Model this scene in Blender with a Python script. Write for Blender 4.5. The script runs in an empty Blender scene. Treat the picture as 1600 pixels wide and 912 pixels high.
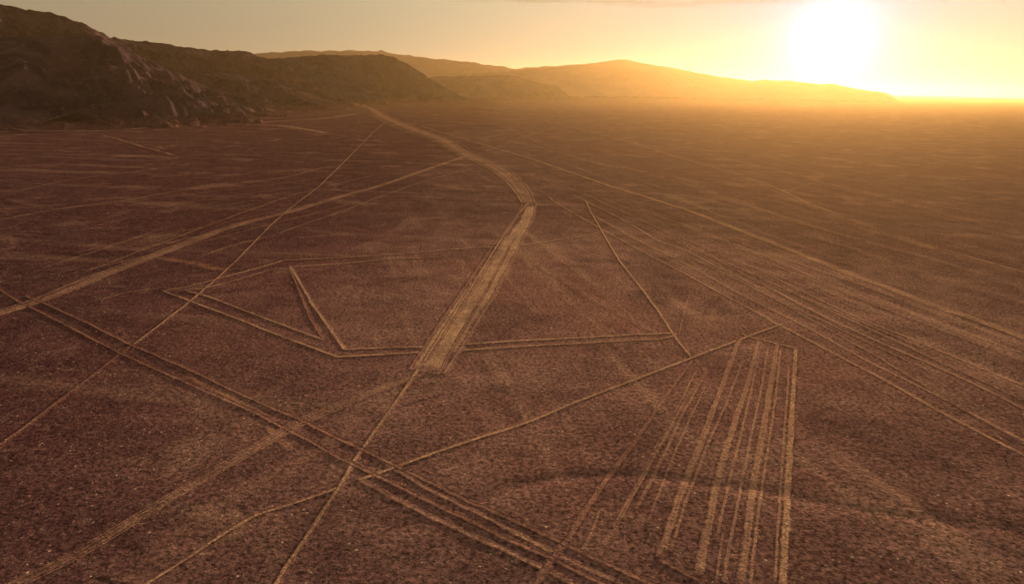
import bpy, math
import numpy as np
from mathutils import Matrix, Vector
R = math.radians

# ---------------------------------------------------------------- camera
scene = bpy.context.scene
EYE = 120.0                    # drone height above the plain, metres
PITCH, ROLL, FPX = R(16.77), R(1.16), 1067.0
cam_data = bpy.data.cameras.new('camera')
cam = bpy.data.objects.new('camera', cam_data)
scene.collection.objects.link(cam)
cam_data.sensor_width = 36.0
cam_data.lens = FPX / 1600 * 36.0
cam_data.clip_start, cam_data.clip_end = 1.0, 400000.0
CAM_ROT = Matrix.Rotation(math.pi / 2 - PITCH, 3, 'X') @ Matrix.Rotation(ROLL, 3, 'Z')
cam.matrix_world = Matrix.Translation((0, 0, EYE)) @ CAM_ROT.to_4x4()
scene.camera = cam
scene.render.resolution_x, scene.render.resolution_y = 1024, 583


def ray(px, py):
    return (CAM_ROT @ Vector(((px - 800) / FPX, (456 - py) / FPX, -1))).normalized()


def at(px, py):
    """survey point: where a sight line of the photograph meets the plain"""
    d = ray(px, py)
    t = -EYE / d.z
    return (d.x * t, d.y * t)


def up_at(px, py, dist):
    """point on a sight line at a given horizontal distance (for skylines)"""
    d = ray(px, py)
    t = dist / math.hypot(d.x, d.y)
    return (d.x * t, d.y * t, EYE + d.z * t)


# ---------------------------------------------------------------- light
SUN_DIR = ray(1300, 62)
SUN_EL = math.asin(SUN_DIR.z)
SUN_AZ = math.atan2(SUN_DIR.x, SUN_DIR.y)          # from +Y towards +X
sun_data = bpy.data.lights.new('sun', 'SUN')
sun_data.energy = 5.0
sun_data.angle = R(0.55)
sun_data.color = (1.0, 0.70, 0.42)
sun = bpy.data.objects.new('sun', sun_data)
scene.collection.objects.link(sun)
sun.rotation_euler = (-SUN_DIR).to_track_quat('-Z', 'Y').to_euler()

world = bpy.data.worlds.new('World')
scene.world = world
world.use_nodes = True
wn, wl = world.node_tree.nodes, world.node_tree.links
wn.clear()


def N(nodes, kind, **kw):
    n = nodes.new(kind)
    for k, v in kw.items():
        setattr(n, k, v)
    return n


def math_n(nodes, links, op, a, b=None, c=None, clamp=False):
    n = N(nodes, 'ShaderNodeMath', operation=op, use_clamp=clamp)
    for i, v in enumerate((a, b, c)):
        if v is None:
            continue
        if isinstance(v, (int, float)):
            n.inputs[i].default_value = v
        else:
            links.new(v, n.inputs[i])
    return n.outputs[0]


def mix_n(nodes, links, fac, a, b, blend='MIX'):
    n = N(nodes, 'ShaderNodeMix', data_type='RGBA', blend_type=blend)
    for i, v in ((0, fac), (6, a), (7, b)):
        if isinstance(v, (int, float)):
            n.inputs[i].default_value = v
        elif isinstance(v, tuple):
            n.inputs[i].default_value = (*v, 1)
        else:
            links.new(v, n.inputs[i])
    return n.outputs[2]


def smooth_n(nodes, links, x, lo, hi, a=0.0, b=1.0):
    n = N(nodes, 'ShaderNodeMapRange', interpolation_type='SMOOTHSTEP')
    links.new(x, n.inputs[0])
    for i, v in ((1, lo), (2, hi), (3, a), (4, b)):
        if isinstance(v, (int, float)):
            n.inputs[i].default_value = v
        else:
            links.new(v, n.inputs[i])
    return n.outputs[0]


sky = N(wn, 'ShaderNodeTexSky', sky_type='NISHITA', sun_disc=False,
        sun_elevation=SUN_EL, sun_rotation=SUN_AZ, altitude=600, air_density=1.6, dust_density=6.0, ozone_density=0.6)
coord = N(wn, 'ShaderNodeTexCoord')
nrm = N(wn, 'ShaderNodeVectorMath', operation='NORMALIZE')
wl.new(coord.outputs['Generated'], nrm.inputs[0])
dot = N(wn, 'ShaderNodeVectorMath', operation='DOT_PRODUCT')
wl.new(nrm.outputs[0], dot.inputs[0])
dot.inputs[1].default_value = SUN_DIR
ang = math_n(wn, wl, 'ARCCOSINE', math_n(wn, wl, 'MINIMUM', dot.outputs['Value'], 0.99999))
# dusty air around the sun: a broad aureole and the bright core of the disc's glare
def gauss(sig):
    q = math_n(wn, wl, 'DIVIDE', ang, sig)
    return math_n(wn, wl, 'EXPONENT', math_n(wn, wl, 'MULTIPLY', math_n(wn, wl, 'MULTIPLY', q, q), -1.0))
SKY_GAIN = 0.096
AUREOLE = [(R(36), (2.0, 2.2, 1.6), 'ADD'), (R(17), (0.25, 0.52, 1.0), 'MULTIPLY'), (R(10), (0.0, 0.0, 0.9), 'ADD'), (R(4.0), (0.0, 1.0, 2.6), 'ADD'), (R(1.9), (8.0, 6.0, 6.0), 'ADD')]
DUST = (1.98, 1.60, 1.06)
col = mix_n(wn, wl, 0.88, sky.outputs[0], DUST)
for sig, c, how in AUREOLE:
    col = mix_n(wn, wl, gauss(sig), col, mix_n(wn, wl, 1.0, col, c, how))
# thin band of high dust cloud
sep = N(wn, 'ShaderNodeSeparateXYZ'); wl.new(nrm.outputs[0], sep.inputs[0])
az = math_n(wn, wl, 'ARCTAN2', sep.outputs[0], sep.outputs[1])
el = math_n(wn, wl, 'ARCSINE', sep.outputs[2])
cmb = N(wn, 'ShaderNodeCombineXYZ')
wl.new(math_n(wn, wl, 'MULTIPLY', az, 3.0), cmb.inputs[0])
wl.new(math_n(wn, wl, 'MULTIPLY', el, 26.0), cmb.inputs[1])
cn = N(wn, 'ShaderNodeTexNoise'); cn.inputs['Scale'].default_value = 1.6; cn.inputs['Detail'].default_value = 4
wl.new(cmb.outputs[0], cn.inputs['Vector'])
lift = math_n(wn, wl, 'ADD', el, math_n(wn, wl, 'MULTIPLY', math_n(wn, wl, 'SUBTRACT', cn.outputs[0], 0.5), 0.05))
band = smooth_n(wn, wl, lift, R(5.9), R(6.6))
bandx = math_n(wn, wl, 'MULTIPLY', smooth_n(wn, wl, az, R(-9), R(4)), smooth_n(wn, wl, az, R(15), R(24), 1.0, 0.0))
cloud = math_n(wn, wl, 'MULTIPLY', math_n(wn, wl, 'MULTIPLY', band, bandx), 0.55)
col = mix_n(wn, wl, cloud, col, mix_n(wn, wl, 1.0, col, (0.55, 0.45, 0.36), 'MULTIPLY'))
bg = N(wn, 'ShaderNodeBackground')
wl.new(col, bg.inputs[0]); bg.inputs[1].default_value = SKY_GAIN
wo = N(wn, 'ShaderNodeOutputWorld'); wl.new(bg.outputs[0], wo.inputs[0])

scene.view_settings.view_transform = 'Standard'
scene.view_settings.look = 'None'
scene.view_settings.exposure = 0.8
scene.view_settings.gamma = 1.0
scene.view_settings.use_curve_mapping = False
cy = scene.cycles
cy.use_denoising = True
cy.max_bounces = 4; cy.diffuse_bounces = 2; cy.volume_bounces = 0; cy.transparent_max_bounces = 8

# haze values (the box itself is built after the terrain)
HAZE_DENSITY, HAZE_G, HAZE_COLOR = 1.9e-5, 0.69, (0.98, 0.64, 0.26)

# ---------------------------------------------------------------- numpy noise
def _hash(ix, iy, seed):
    h = (ix.astype(np.int64) * 374761393 + iy.astype(np.int64) * 668265263 + seed * 974711) & 0xffffffff
    h = ((h ^ (h >> 13)) * 1274126177) & 0xffffffff
    return ((h ^ (h >> 16)) & 0xffff) / 65535.0


def vnoise(x, y, seed=0):
    x, y = np.asarray(x, float), np.asarray(y, float)
    ix, iy = np.floor(x), np.floor(y)
    fx, fy = x - ix, y - iy
    u, v = fx * fx * fx * (fx * (fx * 6 - 15) + 10), fy * fy * fy * (fy * (fy * 6 - 15) + 10)
    def g(dx, dy):
        a = _hash(ix + dx, iy + dy, seed) * 2 * np.pi
        return np.cos(a) * (fx - dx) + np.sin(a) * (fy - dy)
    a = g(0, 0) * (1 - u) + g(1, 0) * u
    b = g(0, 1) * (1 - u) + g(1, 1) * u
    return (a * (1 - v) + b * v) * 1.4


def fbm(x, y, octaves=5, seed=0, gain=0.5, lac=2.03):
    s, a = 0, 1.0
    for i in range(octaves):
        s = s + a * vnoise(x, y, seed + i * 17)
        x, y, a = x * lac + 13.1, y * lac - 7.7, a * gain
    return s


def ridged(x, y, octaves=5, seed=0, gain=0.55):
    s, a, w = 0, 1.0, 1.0
    for i in range(octaves):
        n = (1 - np.abs(vnoise(x, y, seed + i * 31))) ** 2
        s = s + a * n * w
        w = np.clip(n * 1.4, 0, 1)
        x, y, a = x * 2.07 + 3.3, y * 2.07 + 9.1, a * gain
    return s


def sstep(x, a, b):
    t = np.clip((x - a) / (b - a), 0, 1)
    return t * t * (3 - 2 * t)


def spline(pts, n=8):
    """Catmull-Rom through the points"""
    p = np.array(pts, float)
    p = np.vstack([2 * p[0] - p[1], p, 2 * p[-1] - p[-2]])
    out = []
    for i in range(1, len(p) - 2):
        t = np.linspace(0, 1, n, endpoint=False)[:, None]
        a, b, c, d = p[i - 1], p[i], p[i + 1], p[i + 2]
        out.append(0.5 * (2 * b + (c - a) * t + (2 * a - 5 * b + 4 * c - d) * t ** 2 + (3 * b - a - 3 * c + d) * t ** 3))
    return np.vstack(out + [p[-2][None]])


def seg_dist(x, y, poly):
    """distance to a polyline, arc parameter index, signed side"""
    best = np.full(x.shape, 1e12); par = np.zeros(x.shape); side = np.zeros(x.shape)
    for i in range(len(poly) - 1):
        ax, ay = poly[i][:2]; bx, by = poly[i + 1][:2]
        dx, dy = bx - ax, by - ay
        L2 = dx * dx + dy * dy + 1e-9
        t = np.clip(((x - ax) * dx + (y - ay) * dy) / L2, 0, 1)
        ex, ey = x - ax - t * dx, y - ay - t * dy
        d = np.hypot(ex, ey)
        m = d < best
        best = np.where(m, d, best); par = np.where(m, i + t, par)
        side = np.where(m, np.sign(dx * (y - ay) - dy * (x - ax)), side)
    return best, par, side


# ---------------------------------------------------------------- ground relief
GULLY = [at(*p) for p in [(560, 872), (615, 838), (659, 816), (741, 782), (819, 757), (887, 746), (951, 740), (1070, 748),
                          (1110, 756), (1196, 767), (1280, 785), (1366, 800), (1502, 818), (1600, 830)]]
GULLY = spline(GULLY, 5)
WASH_AZ = math.atan2(at(1600, 709)[0] - at(938, 357)[0], at(1600, 709)[1] - at(938, 357)[1])


def relief(x, y):
    r = np.hypot(x, y)
    near = 1 - sstep(r, 900, 2200)
    z = 0.30 * fbm(x / 70, y / 70, 3, 5) + 0.045 * fbm(x / 11, y / 11, 3, 9)
    # dry runnels running down the plain
    ca, sa = math.cos(WASH_AZ), math.sin(WASH_AZ)
    al, ac = x * sa + y * ca, x * ca - y * sa
    z = z + 0.22 * fbm(ac / 26 + 2, al / 260, 3, 21) * sstep(x, -80, 160)
    z = z * near
    m = (r < 520)
    if np.any(m):
        xs, ys = np.where(m, x, 0), np.where(m, y, -5000)
        d, par, side = seg_dist(xs, ys, GULLY)
        w = 3.0 + 1.3 * vnoise(xs / 25, ys / 25, 3)
        k = sstep(par, 0, 12) * (0.55 + 0.45 * (1 - sstep(par, 35, 60)))
        z = z - np.where(m, 0.36 * k * np.exp(-(d / w) ** 2), 0)
    return z


# ---------------------------------------------------------------- materials
def desert_group():
    g = bpy.data.node_groups.new('desert_surface', 'ShaderNodeTree')
    g.interface.new_socket('Color', in_out='OUTPUT', socket_type='NodeSocketColor')
    g.interface.new_socket('Height', in_out='OUTPUT', socket_type='NodeSocketFloat')
    n, l = g.nodes, g.links
    geo = N(n, 'ShaderNodeNewGeometry')
    pos = geo.outputs['Position']

    def noise(scale, detail=4, rough=0.55, vec=None, dist=0.0):
        t = N(n, 'ShaderNodeTexNoise')
        t.inputs['Scale'].default_value = scale; t.inputs['Detail'].default_value = detail
        t.inputs['Roughness'].default_value = rough; t.inputs['Distortion'].default_value = dist
        l.new(vec or pos, t.inputs['Vector'])
        return t.outputs[0]

    def mapped(rot, sx, sy):
        v = N(n, 'ShaderNodeVectorRotate', rotation_type='Z_AXIS'); v.inputs['Angle'].default_value = rot
        l.new(pos, v.inputs['Vector'])
        s = N(n, 'ShaderNodeVectorMath', operation='MULTIPLY'); s.inputs[1].default_value = (sx, sy, 0)
        l.new(v.outputs[0], s.inputs[0])
        return s.outputs[0]
    wash = mapped(WASH_AZ, 1 / 14, 1 / 190)
    lateral = mapped(0.12, 1 / 320, 1 / 34)
    big = noise(0.004, 5, 0.6)
    mid = noise(0.035, 5, 0.6)
    fine = noise(0.60, 4, 0.72)
    dark, brown, tan, red = (0.112, 0.057, 0.058), (0.185, 0.098, 0.093), (0.44, 0.26, 0.195), (0.160, 0.070, 0.066)
    c = mix_n(n, l, smooth_n(n, l, mid, 0.32, 0.68), dark, brown)
    c = mix_n(n, l, math_n(n, l, 'MULTIPLY', smooth_n(n, l, big, 0.42, 0.62), 0.6), c, red)
    st = smooth_n(n, l, noise(1.0, 5, 0.62, wash), 0.52, 0.74)
    spx = N(n, 'ShaderNodeSeparateXYZ'); l.new(pos, spx.inputs[0])
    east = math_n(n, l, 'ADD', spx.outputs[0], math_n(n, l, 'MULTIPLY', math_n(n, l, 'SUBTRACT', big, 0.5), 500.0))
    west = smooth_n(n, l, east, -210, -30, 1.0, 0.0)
    c = mix_n(n, l, math_n(n, l, 'MULTIPLY', math_n(n, l, 'MULTIPLY', st, 0.36), math_n(n, l, 'SUBTRACT', 1.0, west)), c, tan)
    # the western plain is a redder, darker gravel; round the figures a vignette-like brightening, slightly browner, is painted into the colour
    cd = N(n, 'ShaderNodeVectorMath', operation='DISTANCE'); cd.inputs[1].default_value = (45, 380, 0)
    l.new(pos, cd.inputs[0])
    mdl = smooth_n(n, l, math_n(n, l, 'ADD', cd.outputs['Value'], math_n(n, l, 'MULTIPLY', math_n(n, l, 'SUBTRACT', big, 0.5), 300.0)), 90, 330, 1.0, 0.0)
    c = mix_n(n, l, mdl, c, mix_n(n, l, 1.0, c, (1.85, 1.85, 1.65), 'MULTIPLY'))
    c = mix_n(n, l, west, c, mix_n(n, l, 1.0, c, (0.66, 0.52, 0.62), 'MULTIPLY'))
    st2 = smooth_n(n, l, noise(1.0, 5, 0.62, lateral), 0.53, 0.76)
    c = mix_n(n, l, math_n(n, l, 'MULTIPLY', st2, 0.40), c, tan)
    # thinner gravel where the silt shows, and densely paved dark patches
    sp1 = noise(0.016, 6, 0.68, None, 0.6)
    c = mix_n(n, l, smooth_n(n, l, sp1, 0.53, 0.66, 0.0, 0.32), c, tan)
    c = mix_n(n, l, smooth_n(n, l, sp1, 0.36, 0.47, 0.45, 0.0), c, dark)
    # the varnished pebble pavement: stones and the pale silt showing between them
    vor = N(n, 'ShaderNodeTexVoronoi', feature='F1'); vor.inputs['Scale'].default_value = 0.72
    l.new(pos, vor.inputs['Vector'])
    wob = N(n, 'ShaderNodeTexNoise'); wob.inputs['Scale'].default_value = 0.9; wob.inputs['Detail'].default_value = 3
    l.new(pos, wob.inputs['Vector'])
    edge = math_n(n, l, 'ABSOLUTE', math_n(n, l, 'SUBTRACT', noise(0.50, 3, 0.6, None, 1.6), 0.5))
    silt = math_n(n, l, 'MULTIPLY', smooth_n(n, l, edge, 0.0, 0.028, 1.0, 0.0), smooth_n(n, l, noise(0.16, 3, 0.6), 0.40, 0.66))
    c = mix_n(n, l, math_n(n, l, 'MULTIPLY', silt, 0.85), c, tan)
    sep_ = N(n, 'ShaderNodeSeparateColor'); l.new(vor.outputs['Color'], sep_.inputs[0])
    pick = math_n(n, l, 'GREATER_THAN', sep_.outputs[0], 0.89)
    spot = math_n(n, l, 'MULTIPLY', pick, smooth_n(n, l, vor.outputs['Distance'], 0.16, 0.36, 1.0, 0.0))
    spot = math_n(n, l, 'MULTIPLY', spot, smooth_n(n, l, noise(0.05, 5, 0.7), 0.42, 0.60, 0.1, 1.0))
    c = mix_n(n, l, spot, c, (0.66, 0.47, 0.34))
    dk = math_n(n, l, 'MULTIPLY', math_n(n, l, 'LESS_THAN', sep_.outputs[1], 0.30), smooth_n(n, l, vor.outputs['Distance'], 0.2, 0.45, 0.6, 0.0))
    c = mix_n(n, l, dk, c, (0.05, 0.026, 0.024))
    c = mix_n(n, l, 1.0, c, smooth_n(n, l, fine, 0.32, 0.68, 0.42, 1.6), 'MULTIPLY')
    h = math_n(n, l, 'ADD', math_n(n, l, 'MULTIPLY', fine, 0.55),
               math_n(n, l, 'ADD', math_n(n, l, 'MULTIPLY', smooth_n(n, l, vor.outputs['Distance'], 0.0, 0.45, 1.0, 0.0), 0.22),
                      math_n(n, l, 'MULTIPLY', mid, 2.2)))
    out = N(n, 'NodeGroupOutput')
    l.new(c, out.inputs[0]); l.new(h, out.inputs[1])
    return g


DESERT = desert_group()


def finish(mat, color, height, strength=0.5, dist=0.35, rough=0.95):
    n, l = mat.node_tree.nodes, mat.node_tree.links
    b = N(n, 'ShaderNodeBump'); b.inputs['Strength'].default_value = strength; b.inputs['Distance'].default_value = dist
    l.new(height, b.inputs['Height'])
    p = N(n, 'ShaderNodeBsdfPrincipled'); p.inputs['Roughness'].default_value = rough
    p.inputs['Specular IOR Level'].default_value = 0.0
    l.new(color, p.inputs['Base Color']); l.new(b.outputs[0], p.inputs['Normal'])
    o = N(n, 'ShaderNodeOutputMaterial'); l.new(p.outputs[0], o.inputs[0])


def new_mat(name):
    m = bpy.data.materials.new(name); m.use_nodes = True
    m.node_tree.nodes.clear()
    return m, m.node_tree.nodes, m.node_tree.links


BUMP, BUMP_D = 1.0, 0.95
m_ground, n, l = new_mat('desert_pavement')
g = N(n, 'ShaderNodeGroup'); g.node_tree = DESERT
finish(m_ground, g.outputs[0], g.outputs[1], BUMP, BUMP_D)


def track_material(name, color, strength, core=0.5, soft=0.35, streak=0.5, patch=0.35, ruts=(), berm=0.0, rut_w=0.07):
    """pale cleared soil down the middle, the desert pavement itself towards the edges"""
    m, n, l = new_mat(name)
    g = N(n, 'ShaderNodeGroup'); g.node_tree = DESERT
    uv = N(n, 'ShaderNodeUVMap', uv_map='UVMap')
    sp = N(n, 'ShaderNodeSeparateXYZ'); l.new(uv.outputs[0], sp.inputs[0])
    geo = N(n, 'ShaderNodeNewGeometry')
    e = N(n, 'ShaderNodeTexNoise'); e.inputs['Scale'].default_value = 0.5; e.inputs['Detail'].default_value = 5
    e.inputs['Roughness'].default_value = 0.65
    l.new(geo.outputs['Position'], e.inputs['Vector'])
    en = math_n(n, l, 'SUBTRACT', e.outputs[0], 0.5)
    u = math_n(n, l, 'ADD', sp.outputs[0], math_n(n, l, 'MULTIPLY', en, 0.9))
    au = math_n(n, l, 'ABSOLUTE', u)
    mask = smooth_n(n, l, au, core - soft * 0.5, core + soft * 0.5, 1.0, 0.0)
    # streaks along the way
    cv = N(n, 'ShaderNodeCombineXYZ')
    l.new(math_n(n, l, 'MULTIPLY', u, 3.5), cv.inputs[0]); l.new(math_n(n, l, 'MULTIPLY', sp.outputs[1], 0.035), cv.inputs[1])
    s = N(n, 'ShaderNodeTexNoise'); s.inputs['Scale'].default_value = 1.0; s.inputs['Detail'].default_value = 6
    s.inputs['Roughness'].default_value = 0.68
    l.new(cv.outputs[0], s.inputs['Vector'])
    mask = math_n(n, l, 'MULTIPLY', mask, smooth_n(n, l, s.outputs[0], 0.36, 0.64, 1 - streak, 1.0))
    q = N(n, 'ShaderNodeTexNoise'); q.inputs['Scale'].default_value = 0.03; q.inputs['Detail'].default_value = 4
    l.new(geo.outputs['Position'], q.inputs['Vector'])
    mask = math_n(n, l, 'MULTIPLY', mask, smooth_n(n, l, q.outputs[0], 0.35, 0.62, 1 - patch, 1.0))
    mask = math_n(n, l, 'MULTIPLY', mask, strength)
    br = N(n, 'ShaderNodeTexNoise'); br.inputs['Scale'].default_value = 0.22; br.inputs['Detail'].default_value = 6
    br.inputs['Roughness'].default_value = 0.75
    l.new(geo.outputs['Position'], br.inputs['Vector'])
    mask = math_n(n, l, 'MULTIPLY', mask, smooth_n(n, l, br.outputs[0], 0.34, 0.58, 1 - patch, 1.0))
    for r0 in ruts:
        d = math_n(n, l, 'ABSOLUTE', math_n(n, l, 'SUBTRACT', u, r0))
        k = smooth_n(n, l, d, 0.0, rut_w, min(1.0, strength * 0.9 + 0.1), 0.0)
        k = math_n(n, l, 'MULTIPLY', k, smooth_n(n, l, q.outputs[0], 0.35, 0.6, 0.45, 1.0))
        mask = math_n(n, l, 'MAXIMUM', mask, k)
    # fade at both ends (the third UV-like value is in a vertex attribute)
    fa = N(n, 'ShaderNodeAttribute', attribute_name='fade')
    mask = math_n(n, l, 'MULTIPLY', mask, fa.outputs['Fac'])
    grit = N(n, 'ShaderNodeTexNoise'); grit.inputs['Scale'].default_value = 1.7; grit.inputs['Detail'].default_value = 3
    l.new(geo.outputs['Position'], grit.inputs['Vector'])
    pale = mix_n(n, l, 1.0, color, smooth_n(n, l, grit.outputs[0], 0.3, 0.7, 0.45, 1.35), 'MULTIPLY')
    base = g.outputs[0]
    if berm:
        bm_ = math_n(n, l, 'MULTIPLY', smooth_n(n, l, au, core + soft * 0.2, core + soft * 0.6, 0.0, 1.0), smooth_n(n, l, au, 0.85, 1.0, 1.0, 0.0))
        bm_ = math_n(n, l, 'MULTIPLY', math_n(n, l, 'MULTIPLY', bm_, berm), fa.outputs['Fac'])
        bm_ = math_n(n, l, 'MULTIPLY', bm_, smooth_n(n, l, br.outputs[0], 0.42, 0.62, 0.0, 0.8))
        base = mix_n(n, l, bm_, base, (0.060, 0.033, 0.029))       # heaped dark varnished stones
    c = mix_n(n, l, mask, base, pale)
    finish(m, c, g.outputs[1], BUMP, BUMP_D)
    return m


def hill_material(name, cols, scale, bump_d, vein=0.35):
    m, n, l = new_mat(name)
    geo = N(n, 'ShaderNodeNewGeometry')
    def noise(sc, det=6, rough=0.6, dist=0.0):
        t = N(n, 'ShaderNodeTexNoise'); t.inputs['Scale'].default_value = sc; t.inputs['Detail'].default_value = det
        t.inputs['Roughness'].default_value = rough; t.inputs['Distortion'].default_value = dist
        l.new(geo.outputs['Position'], t.inputs['Vector']); return t.outputs[0]
    a = noise(scale, 7, 0.62); b = noise(scale * 5, 6, 0.7, 0.6); c3 = noise(scale * 0.5, 5, 0.6, 0.8)
    c = mix_n(n, l, smooth_n(n, l, a, 0.38, 0.62), cols[0], cols[1])
    c = mix_n(n, l, math_n(n, l, 'MULTIPLY', smooth_n(n, l, b, 0.50, 0.72), vein), c, cols[2])
    c = mix_n(n, l, math_n(n, l, 'MULTIPLY', smooth_n(n, l, c3, 0.5, 0.66), 0.5), c, cols[3])
    h = math_n(n, l, 'ADD', math_n(n, l, 'MULTIPLY', b, 0.5), a)
    # debris fans: the desert gravel climbs unevenly onto the foot of the slope
    spz = N(n, 'ShaderNodeSeparateXYZ'); l.new(geo.outputs['Position'], spz.inputs[0])
    zz = math_n(n, l, 'SUBTRACT', spz.outputs[2], math_n(n, l, 'MULTIPLY', math_n(n, l, 'SUBTRACT', noise(0.012, 5, 0.7), 0.42), 90.0))
    dg = N(n, 'ShaderNodeGroup'); dg.node_tree = DESERT
    c = mix_n(n, l, smooth_n(n, l, zz, 0.0, 22.0, 1.0, 0.0), c, dg.outputs[0])
    finish(m, c, h, 0.8, bump_d)
    return m


# ---------------------------------------------------------------- mesh helpers
def link_mesh(name, verts, faces, mat, smooth=True, parent=None):
    me = bpy.data.meshes.new(name)
    verts = np.asarray(verts, np.float32); faces = np.asarray(faces, np.int32)
    k = faces.shape[1]
    me.vertices.add(len(verts)); me.vertices.foreach_set('co', verts.ravel())
    me.loops.add(faces.size); me.loops.foreach_set('vertex_index', faces.ravel())
    me.polygons.add(len(faces)); me.polygons.foreach_set('loop_start', np.arange(0, faces.size, k, dtype=np.int32))
    me.update(calc_edges=True)
    me.polygons.foreach_set('use_smooth', np.full(len(faces), smooth))
    me.materials.append(mat)
    o = bpy.data.objects.new(name, me)
    scene.collection.objects.link(o)
    if parent:
        o.parent = parent
    return o


def describe(o, label=None, category=None, kind=None, group=None):
    for k, v in (('label', label), ('category', category), ('kind', kind), ('group', group)):
        if v:
            o[k] = v
    return o


def grid_faces(nr, nc, keep=None):
    i = np.arange(nr - 1)[:, None] * nc + np.arange(nc - 1)[None]
    f = np.stack([i, i + 1, i + nc + 1, i + nc], -1).reshape(-1, 4)
    return f if keep is None else f[keep.ravel()]


# ---------------------------------------------------------------- the plain
rows = [60.0]
while rows[-1] < 55000:
    r = rows[-1]
    rows.append(r + (5.0 if r < 125 else max(0.42, r * r / 120000.0 if r < 3000 else 75 * (r / 3000) ** 1.7)))
rows = np.array(rows)
cols_a = np.linspace(R(-58), R(58), 1900)
rr, aa = np.meshgrid(rows, cols_a, indexing='ij')
gx, gy = rr * np.sin(aa), rr * np.cos(aa)
gz = relief(gx, gy)
f = grid_faces(len(rows), len(cols_a))[:, ::-1]
ground = link_mesh('ground', np.stack([gx, gy, gz], -1).reshape(-1, 3), f, m_ground)
describe(ground, 'dark red brown stony desert plain with pale gravel flecks reaching to the hazy horizon', None, 'structure')

# ---------------------------------------------------------------- strips lying on the plain
_layer = [0]


BERM, WIDEN = 0.75, 1.5


def strip(name, pts, widths, mat, berm=0.0, step=1.6, ncross=13, parent=None, curve=False, fade=(0, 0), prof=None, wob=0.0, lift=0.0, lat=None, strand=1.0):
    """a cleared line or track: a ribbon that follows the relief, with low berms of heaped stones at its edges"""
    _layer[0] += 1
    w0 = np.array([at(*p) for p in pts])
    ws = np.array(widths, float) if hasattr(widths, '__len__') else np.full(len(pts), float(widths))
    data = np.column_stack([w0, ws])
    if curve and len(pts) > 2:
        data = spline(data, 8)
    seg = np.hypot(*np.diff(data[:, :2], axis=0).T)
    s = np.concatenate([[0], np.cumsum(seg)])
    # finer steps near the camera
    ss = [0.0]
    while ss[-1] < s[-1]:
        x = np.interp(ss[-1], s, data[:, 0]); y = np.interp(ss[-1], s, data[:, 1])
        ss.append(ss[-1] + step * max(1.0, math.hypot(x, y) / 350) ** 1.1)
    ss[-1] = s[-1]
    ss = np.array(ss)
    cx, cy_, hw = (np.interp(ss, s, data[:, i]) for i in range(3))
    hw0 = hw / 2
    if lat is not None:
        hw = hw * 0 + strand
    hw = hw / 2 * np.where(hw < 3.2, WIDEN, 1.0)
    berm = berm * BERM
    if wob:
        off = wob * fbm(ss / 60, np.full_like(ss, _layer[0] * 3.7), 4, 40)
    else:
        off = 0.22 * fbm(ss / 14, np.full_like(ss, _layer[0] * 3.7), 3, 40)
    if lat is not None:
        off = off + np.interp(ss / s[-1], np.linspace(0, 1, len(lat)), lat) * hw0
    tx, ty = np.gradient(cx), np.gradient(cy_)
    # keep corners tidy
    k = np.ones(3) / 3
    tx = np.convolve(np.pad(tx, 1, 'edge'), k, 'valid'); ty = np.convolve(np.pad(ty, 1, 'edge'), k, 'valid')
    ln = np.hypot(tx, ty) + 1e-9
    nx, ny = ty / ln, -tx / ln
    cx, cy_ = cx + nx * off, cy_ + ny * off
    u = np.linspace(-1, 1, ncross)
    jit = 1 + 0.22 * fbm(ss / 6, ss * 0 + _layer[0] * 1.3, 3, 8)
    X = cx[:, None] + nx[:, None] * u[None] * (hw * jit)[:, None]
    Y = cy_[:, None] + ny[:, None] * u[None] * (hw * jit)[:, None]
    rng = np.hypot(X, Y)
    base = relief(X, Y) + 0.035 + 0.004 * min(float(hw.max()), 12.0) + 0.0007 * _layer[0] + lift + 0.000016 * np.minimum(rng, 1500) ** 1.35
    if berm:
        lump = 0.75 + 0.5 * fbm(X / 3.0, Y / 3.0, 3, 61)
        shape = np.interp(np.abs(u), [0, 0.42, 0.72, 0.9, 1.0], [0, 0.0, 1.0, 0.45, -0.1])
        if prof is not None:
            shape = prof(u)
        shape = np.broadcast_to(shape[None], X.shape)
        if prof is None:
            # a kerb of stones on the sunny side shades the edge of the cleared floor, which rises gently away from it
            sd = nx * SUN_DIR.x + ny * SUN_DIR.y
            kerb = np.interp(u, [-1, -0.85, -0.55, 0.4, 0.72, 0.88, 1.0], [-0.1, 0.25, 0.65, 0.0, 1.0, 0.6, -0.1])
            wgt = np.clip(sd * 3, -1, 1)[:, None] * 0.5 + 0.5
            shape = kerb[None] * wgt + kerb[::-1][None] * (1 - wgt)
        fz = np.minimum(1, np.minimum(ss, s[-1] - ss) / 4)[:, None]
        base = base + berm * shape * np.clip(lump, 0.15, 1.6) * fz
    edge = np.abs(u) > 0.999
    base[:, edge] -= (0.06 + lift + 0.004 * min(float(hw.max()), 12.0) + 0.0007 * _layer[0])
    nr = len(ss)
    o = link_mesh(name, np.stack([X, Y, base], -1).reshape(-1, 3), grid_faces(nr, ncross), mat, parent=parent)
    me = o.data
    fd = np.ones(nr)
    if fade[0]:
        fd *= sstep(ss, 0, fade[0])
    if fade[1]:
        fd *= 1 - sstep(ss, s[-1] - fade[1], s[-1])
    at_ = me.attributes.new('fade', 'FLOAT', 'POINT')
    at_.data.foreach_set('value', np.repeat(fd, ncross).astype(np.float32))
    uvl = me.uv_layers.new(name='UVMap')
    UV = np.stack([np.broadcast_to(u[None], X.shape), np.broadcast_to(ss[:, None], X.shape)], -1).reshape(-1, 2)
    vi = np.empty(len(me.loops), np.int32); me.loops.foreach_get('vertex_index', vi)
    uvl.data.foreach_set('uv', UV[vi].astype(np.float32).ravel())
    return o


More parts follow.
